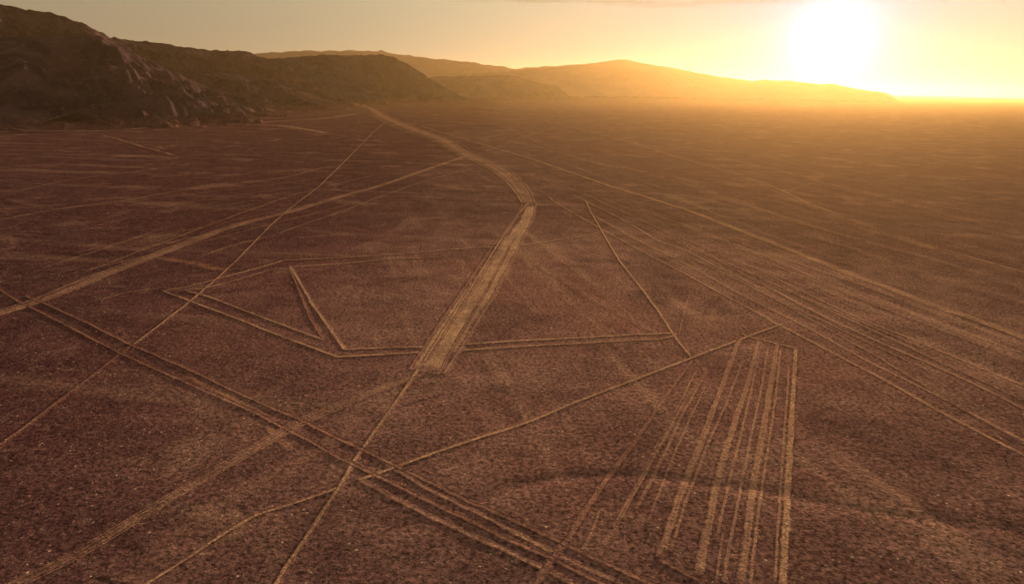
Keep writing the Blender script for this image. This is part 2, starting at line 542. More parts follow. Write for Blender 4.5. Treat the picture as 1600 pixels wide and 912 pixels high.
PALE = (0.70, 0.40, 0.26)
GOLD = (0.78, 0.46, 0.28)
RUST = (0.58, 0.29, 0.20)
M = {
    'line': track_material('cleared_soil_line', GOLD, 1.0, core=0.50, soft=0.25, streak=0.3, patch=0.45, berm=0.7),
    'line_dim': track_material('dusty_line', RUST, 0.75, core=0.48, soft=0.3, streak=0.5, patch=0.5, berm=0.7),
    'ray': track_material('wide_ray', PALE, 0.85, core=0.55, soft=0.28, streak=0.5, patch=0.4, berm=0.6),
    'ray_dim': track_material('ragged_stone_row', PALE, 1.0, core=0.45, soft=0.5, streak=0.5, patch=0.55),
    'thin': track_material('thin_track', PALE, 1.0, core=0.48, soft=0.35, streak=0.35, patch=0.5, berm=0.5),
    'faint': track_material('faint_track', PALE, 0.8, core=0.42, soft=0.5, streak=0.5, patch=0.5),
    'road': track_material('gravel_road', PALE, 0.85, core=0.72, soft=0.3, streak=0.6, patch=0.35, ruts=(-0.45, 0.35), berm=0.5),
    'dirt': track_material('rutted_dirt_track', PALE, 0.72, core=0.60, soft=0.7, streak=0.95, patch=0.65),
    'soft': track_material('broad_dusty_road', PALE, 0.72, core=0.55, soft=0.9, streak=0.7, patch=0.35),
    'runway': track_material('cleared_runway', (0.80, 0.49, 0.30), 1.0, core=0.82, soft=0.15, streak=0.6, patch=0.35),
    'wash': track_material('dry_wash', PALE, 0.42, core=0.45, soft=0.9, streak=0.85, patch=0.75),
    'bright_wash': track_material('sandy_wash', (0.70, 0.36, 0.19), 1.0, core=0.40, soft=0.8, streak=0.7, patch=0.65),
}

# --- washes first (lowest layers)
def wash(pts, w, label, mat='wash', fade=(30, 30), wob=2.0):
    o = strip('dry_wash', pts, w, M[mat], curve=True, fade=fade, wob=wob, ncross=7)
    return describe(o, label, None, 'structure', 'pale dry washes on the plain')

wash([(136, 209), (163, 212), (217, 228), (248, 236), (285, 245), (320, 243)], [6, 10, 14, 14, 12, 6], 'pale sandy wash running out from the small dark mound at the hill foot', 'bright_wash', (60, 100), 4)
wash([(232, 400), (260, 406), (300, 412), (340, 420), (385, 420)], [4, 12, 16, 14, 4], 'rust sandy patch beside the broad track left of centre', 'bright_wash', (25, 30))
wash([(286, 586), (330, 606), (380, 632), (430, 660)], [3.0, 4.5, 4.5, 3], 'orange dusty fill between the two lines of the long double track', 'bright_wash', (10, 10), 0.3)
wash([(415, 665), (438, 688), (452, 704)], [2, 3, 2], 'small orange scuffed patch below the double track', 'bright_wash', (4, 4), 0.8)
wash([(530, 684), (442, 738), (374, 772), (306, 819), (200, 912)], [8, 12, 14, 16, 18], 'wide faint streaky wash left of the lower centre', 'wash', (15, 0))
wash([(478, 768), (300, 868), (150, 960)], [6, 10, 14], 'faint wash crossing the dark lower left ground', 'wash', (20, 0))
wash([(1020, 440), (1075, 480), (1095, 520), (1120, 470)], [6, 14, 16, 6], 'pale scuffed ground above the striped trapezoid', 'wash', (20, 20))
wash([(1085, 560), (1102, 578), (1092, 600), (1060, 640)], [2.5, 4, 4, 5], 'orange scuffed patch where the long lines meet', 'bright_wash', (4, 12), 1)
wash([(1290, 690), (1330, 730), (1390, 765), (1480, 800)], [5, 12, 12, 6], 'faint pale scuffs right of the striped trapezoid', 'wash', (20, 20))
wash([(840, 415), (904, 452), (965, 488), (1029, 522)], [5, 9, 9, 5], 'faint double wash inside the right half of the zigzag figure', 'wash', (30, 8))
for pts, w, lab in [
    ([(790, 200), (900, 246), (1010, 270), (1128, 306), (1206, 333), (1349, 377), (1468, 408), (1620, 455)], [14, 18, 20, 18, 16, 14, 14, 14], 'pale wash below the golden haze, upper middle of the right plain'),
    ([(1060, 350), (1148, 384), (1230, 414), (1305, 450), (1427, 492), (1610, 566)], [8, 12, 14, 14, 12, 12], 'pale streaky wash next below the wide right hand road'),
    ([(1162, 275), (1264, 322), (1340, 347), (1450, 385), (1620, 436)], [16, 20, 16, 22, 20], 'broad pale wash right of the sun glow, next above the wide road'),
    ([(1220, 390), (1320, 432), (1420, 470), (1620, 545)], [6, 10, 10, 10], 'narrow wash hugging the lower edge of the wide right hand road'),
    ([(1280, 370), (1420, 418), (1620, 480)], [14, 18, 18], 'dusty wash just above the wide road at the right edge'),
    ([(1100, 240), (1300, 288), (1620, 372)], [20, 26, 26], 'hazy wash high on the right plain'),
    ([(430, 195), (480, 206), (530, 212), (575, 222)], [22, 30, 30, 22], 'pale patchy wash below the headland on the left plain'),
    ([(0, 310), (60, 322), (110, 318)], [10, 14, 8], 'short rust wash at the left edge'),
    ([(30, 366), (100, 362), (190, 352)], [6, 9, 6], 'short faint wash above the broad left track'),
    ([(80, 405), (190, 378), (270, 352)], [5, 8, 5], 'streaky wash along the upper side of the broad left track'),
]:
    wash(pts, w, lab, 'wash', (40, 10), 3)

# --- roads and tracks (setting)
def braid(parent, pts, w, lats, width=1.1, mat='faint', curve=True, name='wheel_rut', wob=0.5, fade=(10, 10)):
    """separate wheel ruts wandering inside a broad track, parts of it"""
    for i, la in enumerate(lats):
        mt = mat if isinstance(mat, str) else mat[i % len(mat)]
        strip(name, pts, w, M[mt], 0.04, curve=curve, parent=parent, fade=fade, wob=wob, ncross=7, lift=0.05, lat=la, strand=width * (0.75 + 0.5 * ((i * 37) % 10) / 10))


def track(pts, w, label, mat='dirt', berm=0.0, curve=True, fade=(0, 0), name='dirt_track', wob=0.5, ncross=13, ruts=None, rut_w=1.1, rut_mat=('thin', 'faint')):
    o = strip(name, pts, w, M[mat], berm, curve=curve, fade=fade, wob=wob, ncross=ncross)
    if ruts:
        braid(o, pts, w, ruts, rut_w, rut_mat, curve)
    return describe(o, label, None, 'structure')

track([(540, 160), (575, 168), (598, 182), (642, 201), (690, 218), (722, 237), (768, 258), (798, 278), (815, 297), (826, 318)],
      [20, 44, 60, 56, 46, 36, 30, 25, 21, 15], 'broad pale dirt road winding from the headland foot down to the runway', 'soft', name='dirt_road', ncross=11,
      ruts=[(-0.2, -0.8, -0.5), (0.1, -0.3, -1.3, -0.9), (0.3, 0.2, 0.3), (-0.1, 0.1, -0.2), (0.1, 0.6, 1.4, 0.9), (0.5, 0.9, 0.6), (0.2, -0.5, 0.1), (-0.4, -1.3, -0.9, 0.2), (0.9, 1.5, 1.1, 0.4)], rut_w=2.0)
track([(530, 159), (460, 157), (400, 152)], [16, 20, 10], 'pale dirt road skirting the foot of the headland', 'faint', name='dirt_road', fade=(0, 300))
track([(738, 241), (676, 262), (598, 289), (540, 305), (452, 331), (367, 353), (289, 381), (245, 398), (153, 432), (61, 470), (-40, 500)],
      [7, 8.5, 9, 9.5, 10, 10, 10.5, 11, 11, 10, 8], 'broad double rutted track crossing the left plain from the road bend', 'dirt', 0.05, name='dirt_road', ncross=13,
      ruts=[(-0.8, -0.7, -0.9), (-0.2, -0.4, -0.45), (0.5, 0.2, 0.1), (0.9, 0.8, 0.95)], rut_w=1.7, rut_mat='thin')
track([(656, 197), (700, 210), (761, 228), (829, 248), (890, 269), (951, 290), (1067, 326), (1128, 349), (1230, 388), (1320, 425), (1400, 454), (1447, 473), (1536, 503), (1640, 541)],
      [4, 4, 4, 4.5, 5, 5.5, 6, 6.2, 6.4, 6.4, 6.4, 6.4, 6.4, 6.4], 'long straight gravel road running to the right edge', 'road', 0.07, curve=False, name='gravel_road', ncross=13,
      ruts=[(-0.9, -0.9), (0.95, 0.95), (0.2, -0.1)], rut_w=1.5, rut_mat='line')
track([(900, 262), (951, 281), (1067, 315), (1128, 338), (1200, 362)], [2.5, 2.5, 2.5, 2.5, 2.5], 'thin track along the upper side of the gravel road', 'faint', fade=(20, 30), name='wheel_track')
for pts, w, lab, mt in [
    ([(856, 306), (873, 319), (938, 357), (1070, 428), (1186, 489), (1216, 507), (1349, 575), (1495, 655), (1620, 720)], 2.4, 'straight ridged wheel track, lowest of the long right hand lines', 'thin'),
    ([(924, 335), (985, 369), (1070, 412), (1155, 458), (1237, 499), (1356, 563), (1464, 617), (1620, 698)], 1.9, 'thin wheel track, second lowest of the long right hand lines', 'thin'),
    ([(890, 302), (985, 350), (1026, 375), (1070, 391), (1138, 426), (1186, 449), (1206, 452), (1281, 490), (1356, 526), (1461, 572), (1620, 648)], 2.2, 'kinked wheel track, third of the long right hand lines', 'thin'),
    ([(905, 300), (1060, 370), (1130, 400), (1196, 427), (1223, 441), (1349, 499), (1417, 526), (1620, 610)], 2.3, 'faint broken wheel track, fourth of the long right hand lines', 'faint'),
    ([(1000, 330), (1060, 348), (1148, 382), (1230, 414), (1305, 448), (1427, 489), (1620, 560)], 2.8, 'faint track between the thin lines and the gravel road', 'faint'),
    ([(747, 207), (812, 224), (897, 245), (972, 268), (1060, 279), (1128, 306), (1206, 333), (1349, 377), (1468, 408), (1620, 458)], 2.6, 'faint wavering track next above the gravel road', 'faint'),
    ([(829, 183), (897, 200), (982, 222), (1060, 246), (1162, 275), (1227, 300), (1264, 318), (1339, 345), (1434, 377), (1620, 431)], 5.0, 'pale track fading into the golden glare', 'thin'),
    ([(752, 237), (768, 233), (812, 217), (870, 198)], 5.0, 'short faint track crossing the road above the bend', 'faint'),
    ([(-10, 345), (92, 327), (190, 314), (265, 301), (370, 287), (452, 276), (503, 263), (560, 258)], 2.6, 'thin wavering track crossing the dark left plain', 'thin'),
    ([(300, 405), (360, 385), (421, 369), (476, 350), (540, 328), (598, 306), (649, 288), (741, 262)], 2.4, 'thin track running below the broad left track', 'faint'),
    ([(105, 436), (214, 394), (323, 353), (400, 325), (476, 300), (600, 270)], 2.2, 'faint wheel track above the broad left track', 'faint'),
    ([(48, 426), (95, 410), (153, 392), (240, 362)], 1.8, 'short faint wheel track at the far left', 'faint'),
    ([(20, 300), (120, 280), (260, 262)], 3.0, 'very faint track on the upper left plain', 'faint'),
    ([(95, 482), (150, 470), (204, 456), (258, 450)], 1.8, 'short pale track left of the zigzag tip', 'faint'),
    ([(323, 397), (360, 384), (400, 372)], 1.4, 'short bright scratch between two left tracks', 'faint'),
    ([(-10, 208), (31, 205), (102, 205), (170, 204), (289, 196), (374, 194), (440, 197), (510, 208)], 26.0, 'pale line skirting the foot of the dark hill', 'thin'),
    ([(380, 196), (430, 190), (500, 186), (560, 178)], 34, 'faint pale line in front of the headland', 'faint'),
]:
    track(pts, w, lab, mt, fade=(25, 10), name='wheel_track', wob=0.6, ncross=7)

# the many faint wheel tracks fanning out from the road junctions
tr = np.random.default_rng(5)
for i in range(16):
    f = (i + tr.uniform(-0.3, 0.3)) / 15
    x0, y0 = 690 + 260 * f + tr.uniform(-30, 30), 212 + 118 * f
    x1, y1 = 1620, 395 + 300 * f + tr.uniform(-8, 8)
    t0, t1 = tr.uniform(0.0, 0.3), tr.uniform(0.6, 1.0)
    ps = [(x0 + (x1 - x0) * t, y0 + (y1 - y0) * t) for t in np.linspace(t0, t1, 5)]
    o = strip('wheel_track', ps, tr.uniform(1.0, 2.2), M['faint'], 0.04, fade=(60, 60), wob=1.2, ncross=7)
    describe(o, 'faint wheel track fanning out over the right hand plain', None, 'structure', 'faint wheel tracks fanning out to the right')
for i in range(11):
    f = (i + tr.uniform(-0.3, 0.3)) / 10
    x0, y0 = 735 - 60 * f, 225 + 60 * f
    x1, y1 = -20, 255 + 200 * f + tr.uniform(-8, 8)
    t0, t1 = tr.uniform(0.05, 0.4), tr.uniform(0.6, 1.0)
    ps = [(x0 + (x1 - x0) * t, y0 + (y1 - y0) * t + 14 * t * (1 - t)) for t in np.linspace(t0, t1, 5)]
    o = strip('wheel_track', ps, tr.uniform(1.0, 2.4), M['faint'], 0.04, fade=(60, 60), wob=1.5, ncross=7, curve=True)
    describe(o, 'faint wheel track fanning out over the left hand plain', None, 'structure', 'faint wheel tracks fanning out to the left')

track([(665, 583), (598, 606), (540, 630), (469, 660), (418, 690), (347, 731), (272, 776), (190, 826), (112, 872), (0, 925), (-60, 950)],
      [3, 6, 7, 6.5, 5.5, 5.4, 5.4, 5.2, 5.0, 5, 5], 'wide streaky dirt track sweeping from the runway end to the lower left corner', 'dirt', 0.03, fade=(20, 0), name='dirt_road', ncross=11,
      ruts=[(0, -0.8, -0.6, -0.9), (0.3, -0.2, -0.4, -0.1), (0.1, 0.4, 0.3, 0.5), (0.5, 0.9, 0.8, 0.9)], rut_w=0.7, rut_mat='ray_dim')
track([(690, 612), (600, 640), (540, 672), (500, 700), (440, 745), (380, 790)], [2, 5, 8, 8, 6, 4], 'reddish dusty track beside the wide streaky one', 'wash', fade=(12, 20), wob=0.6)

# runway: a long cleared trapezoid with wheel lines as its parts
runway = strip('runway', [(830, 322), (822, 345), (797, 384), (734, 478), (690, 540), (664, 578)], [10.5, 13, 17.5, 21, 19, 16.5], M['runway'], 0.04, curve=False, fade=(6, 9), wob=0.5, ncross=17,
               prof=lambda u: np.interp(np.abs(u), [0, 0.8, 0.9, 1.0], [0, 0.1, 1.0, -0.1]))
describe(runway, 'pale cleared strip like a runway narrowing away in the centre of the plain', None, 'structure')
for pts, w, lab, mt in [
    ([(826, 316), (809, 336), (781, 377), (741, 442), (700, 506), (680, 538), (662, 566)], 1.7, 'bright straight wheel line on the left of the runway', 'line'),
    ([(816, 318), (810, 334), (770, 384), (700, 488), (640, 577)], 1.6, 'dark edge line along the left side of the runway', 'line_dim'),
    ([(803, 374), (764, 448), (730, 505), (706, 546), (685, 584)], 1.5, 'dark rutted line on the right of the runway', 'line_dim'),
    ([(800, 352), (768, 410), (720, 483), (688, 532), (668, 562)], 1.3, 'thin middle wheel line of the runway', 'thin'),
    ([(838, 318), (834, 340), (812, 384), (768, 469), (720, 545), (694, 584)], 2.0, 'faint outer line along the right side of the runway', 'faint'),
    ([(640, 577), (662, 572)], 1.2, 'short left half of the line closing the runway end', 'line_dim'),
    ([(656, 577), (686, 584)], 1.6, 'short right half of the dark line closing the runway end', 'line_dim'),
]:
    o = strip('wheel_line', pts, w, M[mt], 0.07, curve=False, ncross=13, parent=runway, fade=(3, 1), lift=0.05)
    o['label'] = lab

# --- the lines and figures cleared in the desert, each a thing
def line(pts, w, label, mat='line', berm=0.09, group=None, parent=None, name='ground_line', curve=False, fade=(0, 0), step=1.3):
    o = strip(name, pts, w, M[mat], berm, curve=curve, parent=parent, fade=fade, step=step, lift=0.02)
    if parent is None:
        describe(o, label, 'ground line', 'thing', group)
    elif label:
        o['label'] = label
    return o

LG = 'long lines cleared across the plain'
line([(603, 190), (583, 207), (540, 251), (500, 290), (452, 327), (421, 354), (374, 402), (343, 432), (296, 472), (207, 539)],
     [1.8, 1.6, 1.5, 1.4, 1.3, 1.3, 1.3, 1.3, 1.3, 1.2], 'long straight line from the headland road down across the left plain to the double track', group=LG)
line([(207, 539), (185, 554), (124, 602), (0, 696), (-60, 740)], [1.3, 1.3, 1.5, 1.7, 1.7], 'dull straight line from the double track down to the left edge', 'line_dim', 0.05, group=LG)
line([(-30, 440), (0, 452), (29, 471), (100, 506), (190, 552), (289, 596), (397, 643), (486, 690), (530, 715), (588, 743), (700, 797), (788, 840), (863, 872), (950, 915), (1010, 945)],
     1.9, 'lower of the two dark parallel lines of the long double track', 'line_dim', 0.13, group=LG)
line([(40, 462), (61, 471), (130, 501), (207, 539), (292, 575), (384, 619), (469, 655), (530, 686), (581, 709), (629, 733), (734, 783), (819, 820), (880, 848), (938, 875), (1012, 909), (1060, 932)],
     1.9, 'upper of the two dark parallel lines of the long double track', 'line_dim', 0.13, group=LG)
line([(556, 746), (632, 788), (720, 829), (785, 858), (846, 888), (905, 918)], 1.7, 'third ragged line below the double track, lower centre', 'ray_dim', 0.04, group=LG, fade=(25, 0))
line([(590, 716), (666, 763), (768, 813), (830, 846), (900, 880), (960, 906)], 1.7, 'pale ragged stripe between the double track lines, lower centre', 'ray_dim', 0.04, group=LG, fade=(25, 0))
line([(656, 573), (618, 629), (598, 656), (567, 702), (550, 726), (530, 762), (455, 874), (420, 930)], 1.5, 'straight line from the runway end down to the bottom edge', 'line', 0.06, group=LG)
line([(1223, 506), (1172, 524), (1152, 533), (1101, 551), (1060, 567), (958, 605), (819, 661), (676, 708), (622, 728), (588, 741), (561, 750)],
     [1.5, 1.6, 1.7, 1.7, 1.7, 1.7, 1.7, 1.7, 1.6, 1.5, 1.4], 'bright straight line slanting from the right tracks down to the double track', 'line', 0.08, group=LG)
line([(530, 762), (472, 782), (408, 802), (367, 824), (296, 871), (231, 912), (180, 945)], 1.4, 'bent dusky line leaving the crossing towards the lower left', 'line', 0.08, group=LG, curve=True)
line([(914, 312), (924, 333), (968, 408), (1006, 455), (1030, 487), (1050, 519), (1066, 541), (1081, 558)], [1.5, 1.6, 1.7, 1.8, 1.8, 1.8, 1.7, 1.6],
     'straight bright line steeply descending to the meeting point right of centre', 'line', 0.08, group=LG)
line([(1083, 562), (1050, 605), (989, 694), (951, 742), (887, 841), (866, 871), (835, 918)], [1.2, 1.5, 1.9, 2.0, 2.0, 2.0, 2.0], 'dull line falling from the meeting point to the bottom edge', 'line_dim', 0.08, group=LG)
line([(1075, 618), (1033, 692), (1002, 747), (951, 842), (930, 875)], 1.7, 'ragged stony row just right of the dull falling line', 'ray_dim', 0.06, group=LG, fade=(15, 25))
line([(1098, 590), (1065, 650), (1040, 705), (1012, 760), (985, 810)], 1.4, 'ragged stony row between the dull falling line and the striped trapezoid', 'ray_dim', 0.05, group=LG, fade=(15, 25))
for pts, w, lab in [
    ([(1090, 575), (1052, 650), (1018, 712), (985, 772), (955, 830)], 1.0, 'thin stony row closest to the dull falling line'),
    ([(1104, 600), (1080, 650), (1052, 712), (1030, 770), (1010, 820)], 1.0, 'ragged stony row nearest the striped trapezoid'),
    ([(1112, 640), (1090, 690), (1068, 745), (1048, 800)], 0.8, 'short stony row just left of the striped trapezoid'),
    ([(940, 790), (925, 830), (905, 870)], 1.0, 'short stony row near the bottom beside the dull falling line'),
]:
    line(pts, w, lab, 'ray_dim', 0.05, group='ragged stony rows of the broad swath', fade=(8, 15))
line([(1078, 455), (1068, 490), (1060, 524)], 0.8, 'short faint tick above the zigzag corner', 'faint', 0, group=LG)

# zigzag figure: two nested outlines
zig = bpy.data.objects.new('zigzag_figure', None); scene.collection.objects.link(zig)
describe(zig, 'large angular zigzag outline of double cleared lines crossing under the runway', 'geoglyph', 'thing')
for pts, w, lab, mt in [
    ([(527, 558), (455, 531), (374, 499), (296, 470), (255, 455)], 1.7, 'lower outline running to the left tip', 'line'),
    ([(255, 455), (290, 449), (360, 431), (400, 420), (442, 407), (540, 402), (642, 396), (700, 391), (768, 386), (822, 383), (897, 372), (938, 363)], [1.4, 1.6, 1.8, 1.9, 2.0, 2.2, 2.3, 2.3, 2.2, 2.0, 1.8, 1.5], 'upper outline from the left tip across to the right', 'line'),
    ([(506, 531), (430, 503), (374, 482), (330, 465), (289, 454)], 1.7, 'inner line parallel to the lower outline', 'line'),
    ([(289, 454), (319, 451), (374, 437), (421, 422), (452, 420)], 1.6, 'short inner line of the left tip', 'line'),
    ([(454, 416), (489, 476), (539, 546)], [2.0, 2.1, 2.0], 'outer side of the inner notch', 'line'),
    ([(453, 420), (469, 458), (486, 499), (506, 530)], [1.2, 1.5, 1.8, 1.6], 'inner side of the inner notch', 'line_dim'),
    ([(454, 417), (540, 411), (620, 404), (690, 402)], 1.9, 'thin line from the notch top to the right', 'line'),
    ([(539, 546), (600, 543), (666, 541), (717, 538), (836, 531), (940, 526), (1040, 521), (1058, 521)], 1.9, 'upper of the two long parallel base lines', 'line'),
    ([(527, 558), (590, 554), (659, 550), (734, 546), (870, 538), (960, 534), (1033, 530), (1052, 525)], 1.7, 'lower of the two long parallel base lines', 'line'),
]:
    line(pts, w, lab, mt, 0.07, parent=zig, name='cleared_line')

# striped trapezoid on the right
trap = bpy.data.objects.new('striped_trapezoid_figure', None); scene.collection.objects.link(trap)
describe(trap, 'trapezoid of long pale stripes spreading towards the bottom edge on the right', 'geoglyph', 'thing')
for pts, w, lab, mt, b in [
    ([(1157, 520), (1168, 526), (1189, 531), (1247, 545)], 1.5, 'thin line closing the far end', 'line', 0.07),
    ([(1155, 531), (1128, 604), (1094, 694), (1060, 780), (1030, 872)], [2.1, 2.4, 2.5, 2.5, 2.2], 'leftmost pale stripe', 'ray', 0.06),
    ([(1160, 565), (1136, 628), (1106, 694), (1076, 770), (1046, 862)], 1.2, 'ragged stony row beside the leftmost stripe', 'ray_dim', 0.05),
    ([(1186, 533), (1166, 606), (1142, 678), (1124, 738), (1111, 800), (1091, 901)], [2.0, 2.3, 2.5, 2.5, 2.5, 2.4], 'second pale stripe from the left', 'ray', 0.06),
    ([(1189, 535), (1174, 610), (1155, 690), (1138, 756), (1118, 846)], 1.2, 'ragged stony row right of the second stripe', 'ray_dim', 0.05),
    ([(1215, 539), (1206, 590), (1193, 670), (1179, 745), (1169, 823), (1157, 915)], [2.0, 2.3, 2.5, 2.5, 2.5, 2.4], 'third pale stripe from the left', 'ray', 0.06),
    ([(1219, 545), (1214, 604), (1202, 690), (1190, 765), (1180, 840), (1172, 915)], 1.1, 'ragged stony row right of the third stripe', 'ray_dim', 0.05),
    ([(1244, 545), (1240, 602), (1235, 687), (1230, 772), (1223, 925)], [1.9, 2.2, 2.4, 2.4, 2.4], 'brightest pale stripe at the right side', 'line', 0.07),
    ([(1233, 570), (1228, 640), (1222, 730), (1215, 830), (1210, 915)], 1.0, 'ragged stony row left of the brightest stripe', 'ray_dim', 0.05),
    ([(1200, 545), (1190, 604), (1172, 690), (1158, 760), (1140, 850), (1130, 910)], 1.1, 'ragged stony row midway between the second and third stripes', 'ray_dim', 0.05),
    ([(1130, 830), (1124, 870), (1118, 912)], 0.9, 'short stony row at the near end', 'ray_dim', 0.04),
    ([(1030, 874), (1060, 890), (1101, 912)], 1.6, 'short dark ridged line closing the near end', 'line_dim', 0.12),
]:
    line(pts, w, lab, mt, b, parent=trap, name='cleared_stripe', fade=(2, 4))

# ---------------------------------------------------------------- stones
rng_ = np.random.default_rng(7)
NS = 60000
ang_ = rng_.uniform(R(-44), R(44), NS); rad_ = np.sqrt(rng_.uniform(140 ** 2, 520 ** 2, NS))
sx, sy = rad_ * np.sin(ang_), rad_ * np.cos(ang_)
dens = fbm(sx / 30, sy / 30, 4, 77)
keep = rng_.uniform(-0.9, 0.9, NS) < dens + 0.25
sx, sy = sx[keep], sy[keep]; NS = len(sx)
size = 0.07 + 0.11 * rng_.random(NS) ** 2.5 + 0.42 * rng_.random(NS) ** 26
tmpl = np.array([(1, 0, 0), (0.3, 0.9, 0.1), (-0.8, 0.6, 0), (-0.9, -0.5, 0.1), (0.2, -1, 0), (0.1, 0.1, 0.75)])
tf = np.array([(0, 1, 5), (1, 2, 5), (2, 3, 5), (3, 4, 5), (4, 0, 5)])
rot = rng_.uniform(0, 6.283, NS); c_, s_ = np.cos(rot), np.sin(rot)
V = tmpl[None] * (1 + rng_.uniform(-0.25, 0.25, (NS, 6, 3))) * size[:, None, None]
VX = V[..., 0] * c_[:, None] - V[..., 1] * s_[:, None] + sx[:, None]
VY = V[..., 0] * s_[:, None] + V[..., 1] * c_[:, None] + sy[:, None]
VZ = V[..., 2] + relief(sx, sy)[:, None] + 0.01
F = (tf[None] + (np.arange(NS) * 6)[:, None, None]).reshape(-1, 3)
m_stone, n, l = new_mat('desert_stone')
geo = N(n, 'ShaderNodeNewGeometry')
cr = N(n, 'ShaderNodeValToRGB'); l.new(geo.outputs['Random Per Island'], cr.inputs[0])
cr.color_ramp.elements[0].color = (0.06, 0.033, 0.025, 1); cr.color_ramp.elements[1].color = (0.50, 0.36, 0.26, 1)
e_ = cr.color_ramp.elements.new(0.55); e_.color = (0.15, 0.085, 0.06, 1)
p = N(n, 'ShaderNodeBsdfPrincipled'); p.inputs['Roughness'].default_value = 0.9
l.new(cr.outputs[0], p.inputs['Base Color'])
o = N(n, 'ShaderNodeOutputMaterial'); l.new(p.outputs[0], o.inputs[0])
stones = link_mesh('stones', np.stack([VX, VY, VZ], -1).reshape(-1, 3), F, m_stone, smooth=False)
describe(stones, 'loose dark and pale stones strewn over the plain', None, 'stuff')


# ---------------------------------------------------------------- hills
def hill(name, label, ridges, box, res, mat, gully=0.28, gscale=300, seed=1, power=1.25, foot=0):
    """ridges: list of polylines of (x, y, crest height, half width)"""
    x = np.arange(box[0], box[1], res); y = np.arange(box[2], box[3], res)
    X, Y = np.meshgrid(x, y)
    wx = X + 0.12 * gscale * fbm(X / gscale, Y / gscale, 4, seed + 3)
    wy = Y + 0.12 * gscale * fbm(X / gscale, Y / gscale, 4, seed + 9)
    H = np.full(X.shape, -50.0)
    for rd in ridges:
        rd = np.array(rd)
        arc = np.concatenate([[0], np.cumsum(np.hypot(*np.diff(rd[:, :2], axis=0).T))])
        d, par, _ = seg_dist(wx, wy, rd)
        zc = np.interp(par, np.arange(len(rd)), rd[:, 2]); w = np.interp(par, np.arange(len(rd)), rd[:, 3])
        t = np.clip(d / w, 0, 1.4)
        tt = np.clip(t, 0, 1)
        rn = ridged(wx / gscale, wy / gscale, 6, seed)              # eroded spurs and gullies
        al = np.interp(par, np.arange(len(rd)), arc)
        bend = 0.5 * fbm(wx / (gscale * 1.6), wy / (gscale * 1.6), 3, seed + 5)
        rv = ridged(al / (gscale * 0.55) + bend * 1.2, d / (gscale * 2.6) + bend, 5, seed + 77)   # ravines running down the slope
        cut = gully * (0.45 * (rn - 1.15) + 0.75 * (rv - 1.15)) * sstep(tt, 0.0, 0.35) * (1 - 0.80 * tt)
        fine = 0.05 * fbm(wx / (gscale * 0.12), wy / (gscale * 0.12), 4, seed + 50)
        h = zc * (np.clip((1 - tt) ** power, 0, 1) + cut * (tt < 1) + fine * (0.5 + 0.5 * sstep(tt, 0.0, 0.1)) * (tt < 1)) - 40 * np.clip(t - 1, 0, 1) - 1.5
        H = np.maximum(H, h)
    k = (H > -6)
    keepf = k[:-1, :-1] | k[1:, :-1] | k[:-1, 1:] | k[1:, 1:]
    f = grid_faces(len(y), len(x), keepf)
    used = np.unique(f); remap = np.zeros(X.size, np.int64); remap[used] = np.arange(len(used))
    v = np.stack([X, Y, H], -1).reshape(-1, 3)[used]
    o = link_mesh(name, v, remap[f], mat)
    return describe(o, label, None, 'structure')


def crest(pts):
    """(px, py, base py, half width) -> (x, y, z, half width): the crest stands its half width behind the foot of the slope"""
    out = []
    for a, b, c, w in pts:
        d = math.hypot(*at(a, c)) + w
        out.append((*up_at(a, b, d), w))
    return out


def crest_d(pts):
    """(px, py, distance, half width) -> (x, y, z, half width)"""
    return [(*up_at(a, b, d), w) for a, b, d, w in pts]


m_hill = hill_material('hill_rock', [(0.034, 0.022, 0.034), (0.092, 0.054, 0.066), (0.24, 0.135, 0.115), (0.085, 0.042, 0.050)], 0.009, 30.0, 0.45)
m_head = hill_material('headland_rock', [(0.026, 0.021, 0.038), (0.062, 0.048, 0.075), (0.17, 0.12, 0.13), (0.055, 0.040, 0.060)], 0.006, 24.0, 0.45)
m_mid = hill_material('hazed_middle_rock', [(0.12, 0.085, 0.075), (0.18, 0.13, 0.11), (0.26, 0.18, 0.15), (0.15, 0.10, 0.09)], 0.004, 20.0)  # lightened colour stands in for the haze in front of this hill
m_far = hill_material('hazed_far_rock', [(0.28, 0.19, 0.14), (0.34, 0.23, 0.17), (0.40, 0.27, 0.2), (0.30, 0.2, 0.15)], 0.001, 30.0)  # lighter still: distance haze painted into the rock colour

# high hill behind, its crest running right into the low shoulder
back = crest_d([(-260, -10, 3900, 1100), (-120, 0, 3900, 1100), (0, 5, 3900, 1000), (15, 9, 3900, 1000), (50, 16, 3900, 980), (82, 19, 3900, 950), (112, 31, 3900, 900), (140, 44, 3950, 850),
              (175, 58, 4000, 820), (212, 62, 4100, 800), (262, 70, 4200, 800), (307, 75, 4300, 800), (362, 80, 4400, 800), (380, 79, 4450, 800), (400, 86, 4500, 800), (419, 93, 4550, 750), (440, 100, 4600, 600)])
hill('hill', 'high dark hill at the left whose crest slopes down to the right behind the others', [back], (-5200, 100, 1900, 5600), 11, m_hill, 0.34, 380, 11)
spur = [crest([(-200, 70, 206, 700), (-60, 60, 206, 720), (40, 58, 205, 720), (90, 57, 204, 720), (125, 54, 203, 700), (160, 58, 200, 660), (190, 72, 196, 600), (235, 98, 192, 520), (290, 122, 188, 430), (350, 145, 183, 330), (400, 164, 178, 200), (440, 173, 177, 100)]),
        crest([(160, 62, 199, 640), (215, 102, 195, 420), (240, 142, 193, 280), (260, 178, 191, 120)]),
        crest([(40, 62, 206, 680), (20, 110, 206, 380), (10, 160, 206, 220)])]
hill('hill', 'rounded reddish brown hill in front at the left with deep gullies', spur, (-3800, -300, 1250, 3600), 6.5, m_hill, 0.42, 240, 23, 1.45)
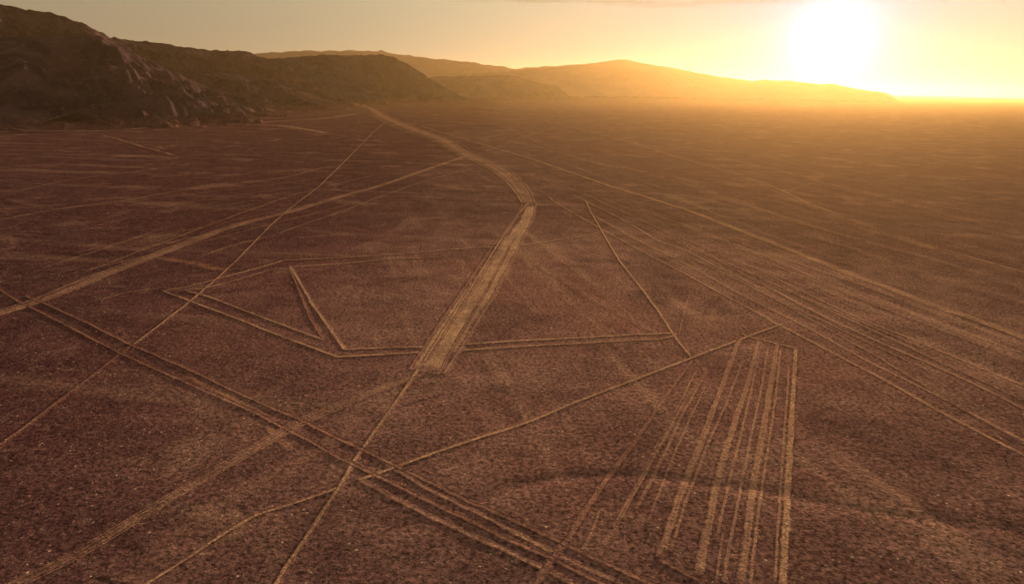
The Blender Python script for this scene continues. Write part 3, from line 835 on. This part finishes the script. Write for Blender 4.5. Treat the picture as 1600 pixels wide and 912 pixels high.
m_mound = hill_material('mound_rock', [(0.022, 0.012, 0.014), (0.05, 0.026, 0.026), (0.16, 0.07, 0.055), (0.06, 0.028, 0.026)], 0.012, 14.0, 0.3)
hill('mound', 'small dark pointed mound at the foot of the left hill', [crest([(70, 199, 206, 60), (98, 182, 206, 130), (122, 175, 206, 150), (146, 186, 205.5, 110), (164, 198, 205, 60)])], (-1600, -700, 1250, 1950), 3.5, m_mound, 0.08, 60, 31)
# low ridge between
hill('hill', 'low dark ridge between the front hill and the headland', [crest([(330, 112, 176, 560), (390, 120, 173, 560), (440, 134, 170, 420), (490, 150, 166, 260), (530, 158, 164, 120)])], (-2600, -200, 2200, 4600), 9, m_hill, 0.34, 230, 41)
head = [crest([(340, 98, 166, 800), (419, 92, 165, 850), (459, 89, 163, 850), (503, 86, 162, 850), (537, 86.5, 162, 850), (575, 86, 161.5, 800), (598, 85, 161.5, 780), (611, 88, 161.5, 740), (637, 102, 161.5, 620), (663, 119, 161.5, 480), (690, 136, 161.5, 310), (721, 150.5, 162, 150), (753, 158, 163, 60), (781, 162.5, 164, 25)])]
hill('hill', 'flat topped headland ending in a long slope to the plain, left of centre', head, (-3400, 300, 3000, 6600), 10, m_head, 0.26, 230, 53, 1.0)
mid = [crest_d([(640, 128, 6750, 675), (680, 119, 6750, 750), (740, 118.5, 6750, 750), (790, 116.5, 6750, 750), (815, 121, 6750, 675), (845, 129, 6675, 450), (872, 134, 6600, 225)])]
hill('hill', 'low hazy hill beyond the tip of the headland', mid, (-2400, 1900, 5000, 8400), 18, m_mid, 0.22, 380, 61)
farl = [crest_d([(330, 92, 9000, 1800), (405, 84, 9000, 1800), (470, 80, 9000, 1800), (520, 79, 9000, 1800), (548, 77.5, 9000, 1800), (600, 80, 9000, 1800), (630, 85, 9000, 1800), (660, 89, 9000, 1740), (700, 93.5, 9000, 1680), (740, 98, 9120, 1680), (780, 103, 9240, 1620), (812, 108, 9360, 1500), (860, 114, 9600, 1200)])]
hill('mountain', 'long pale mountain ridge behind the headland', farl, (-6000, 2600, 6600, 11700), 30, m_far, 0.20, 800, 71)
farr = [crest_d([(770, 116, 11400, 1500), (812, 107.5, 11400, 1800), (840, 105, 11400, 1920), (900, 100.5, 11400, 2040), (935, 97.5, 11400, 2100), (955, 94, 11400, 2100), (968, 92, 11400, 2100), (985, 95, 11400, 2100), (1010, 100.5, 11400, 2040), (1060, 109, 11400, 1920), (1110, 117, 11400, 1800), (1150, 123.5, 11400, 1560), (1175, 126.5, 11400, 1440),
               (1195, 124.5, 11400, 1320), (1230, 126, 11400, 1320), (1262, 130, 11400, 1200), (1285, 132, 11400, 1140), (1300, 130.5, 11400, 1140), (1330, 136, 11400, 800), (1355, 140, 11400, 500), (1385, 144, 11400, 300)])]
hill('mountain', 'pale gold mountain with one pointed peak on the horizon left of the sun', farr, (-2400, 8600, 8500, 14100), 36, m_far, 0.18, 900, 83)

# ---------------------------------------------------------------- haze
HILL_TOP = max(v.co.z for o in scene.objects if o.name.split('.')[0] in ('hill', 'mountain') for v in o.data.vertices)
hx0, hx1, hy0, hy1, hz0, hz1 = -48000, 48000, -3000, 56000, -20, HILL_TOP + 20

hv = [(x, y, z) for x in (hx0, hx1) for y in (hy0, hy1) for z in (hz0, hz1)]
hf = [(0, 1, 3, 2), (4, 6, 7, 5), (0, 4, 5, 1), (2, 3, 7, 6), (0, 2, 6, 4), (1, 5, 7, 3)]
m_haze, n, l = new_mat('dusty_air')
pv = N(n, 'ShaderNodeVolumePrincipled')
pv.inputs['Color'].default_value = (*HAZE_COLOR, 1); pv.inputs['Density'].default_value = HAZE_DENSITY
pv.inputs['Anisotropy'].default_value = HAZE_G
o = N(n, 'ShaderNodeOutputMaterial'); l.new(pv.outputs[0], o.inputs['Volume'])
haze = link_mesh('haze', hv, hf, m_haze, smooth=False)
describe(haze, 'golden dusty air over the whole plain', None, 'stuff')
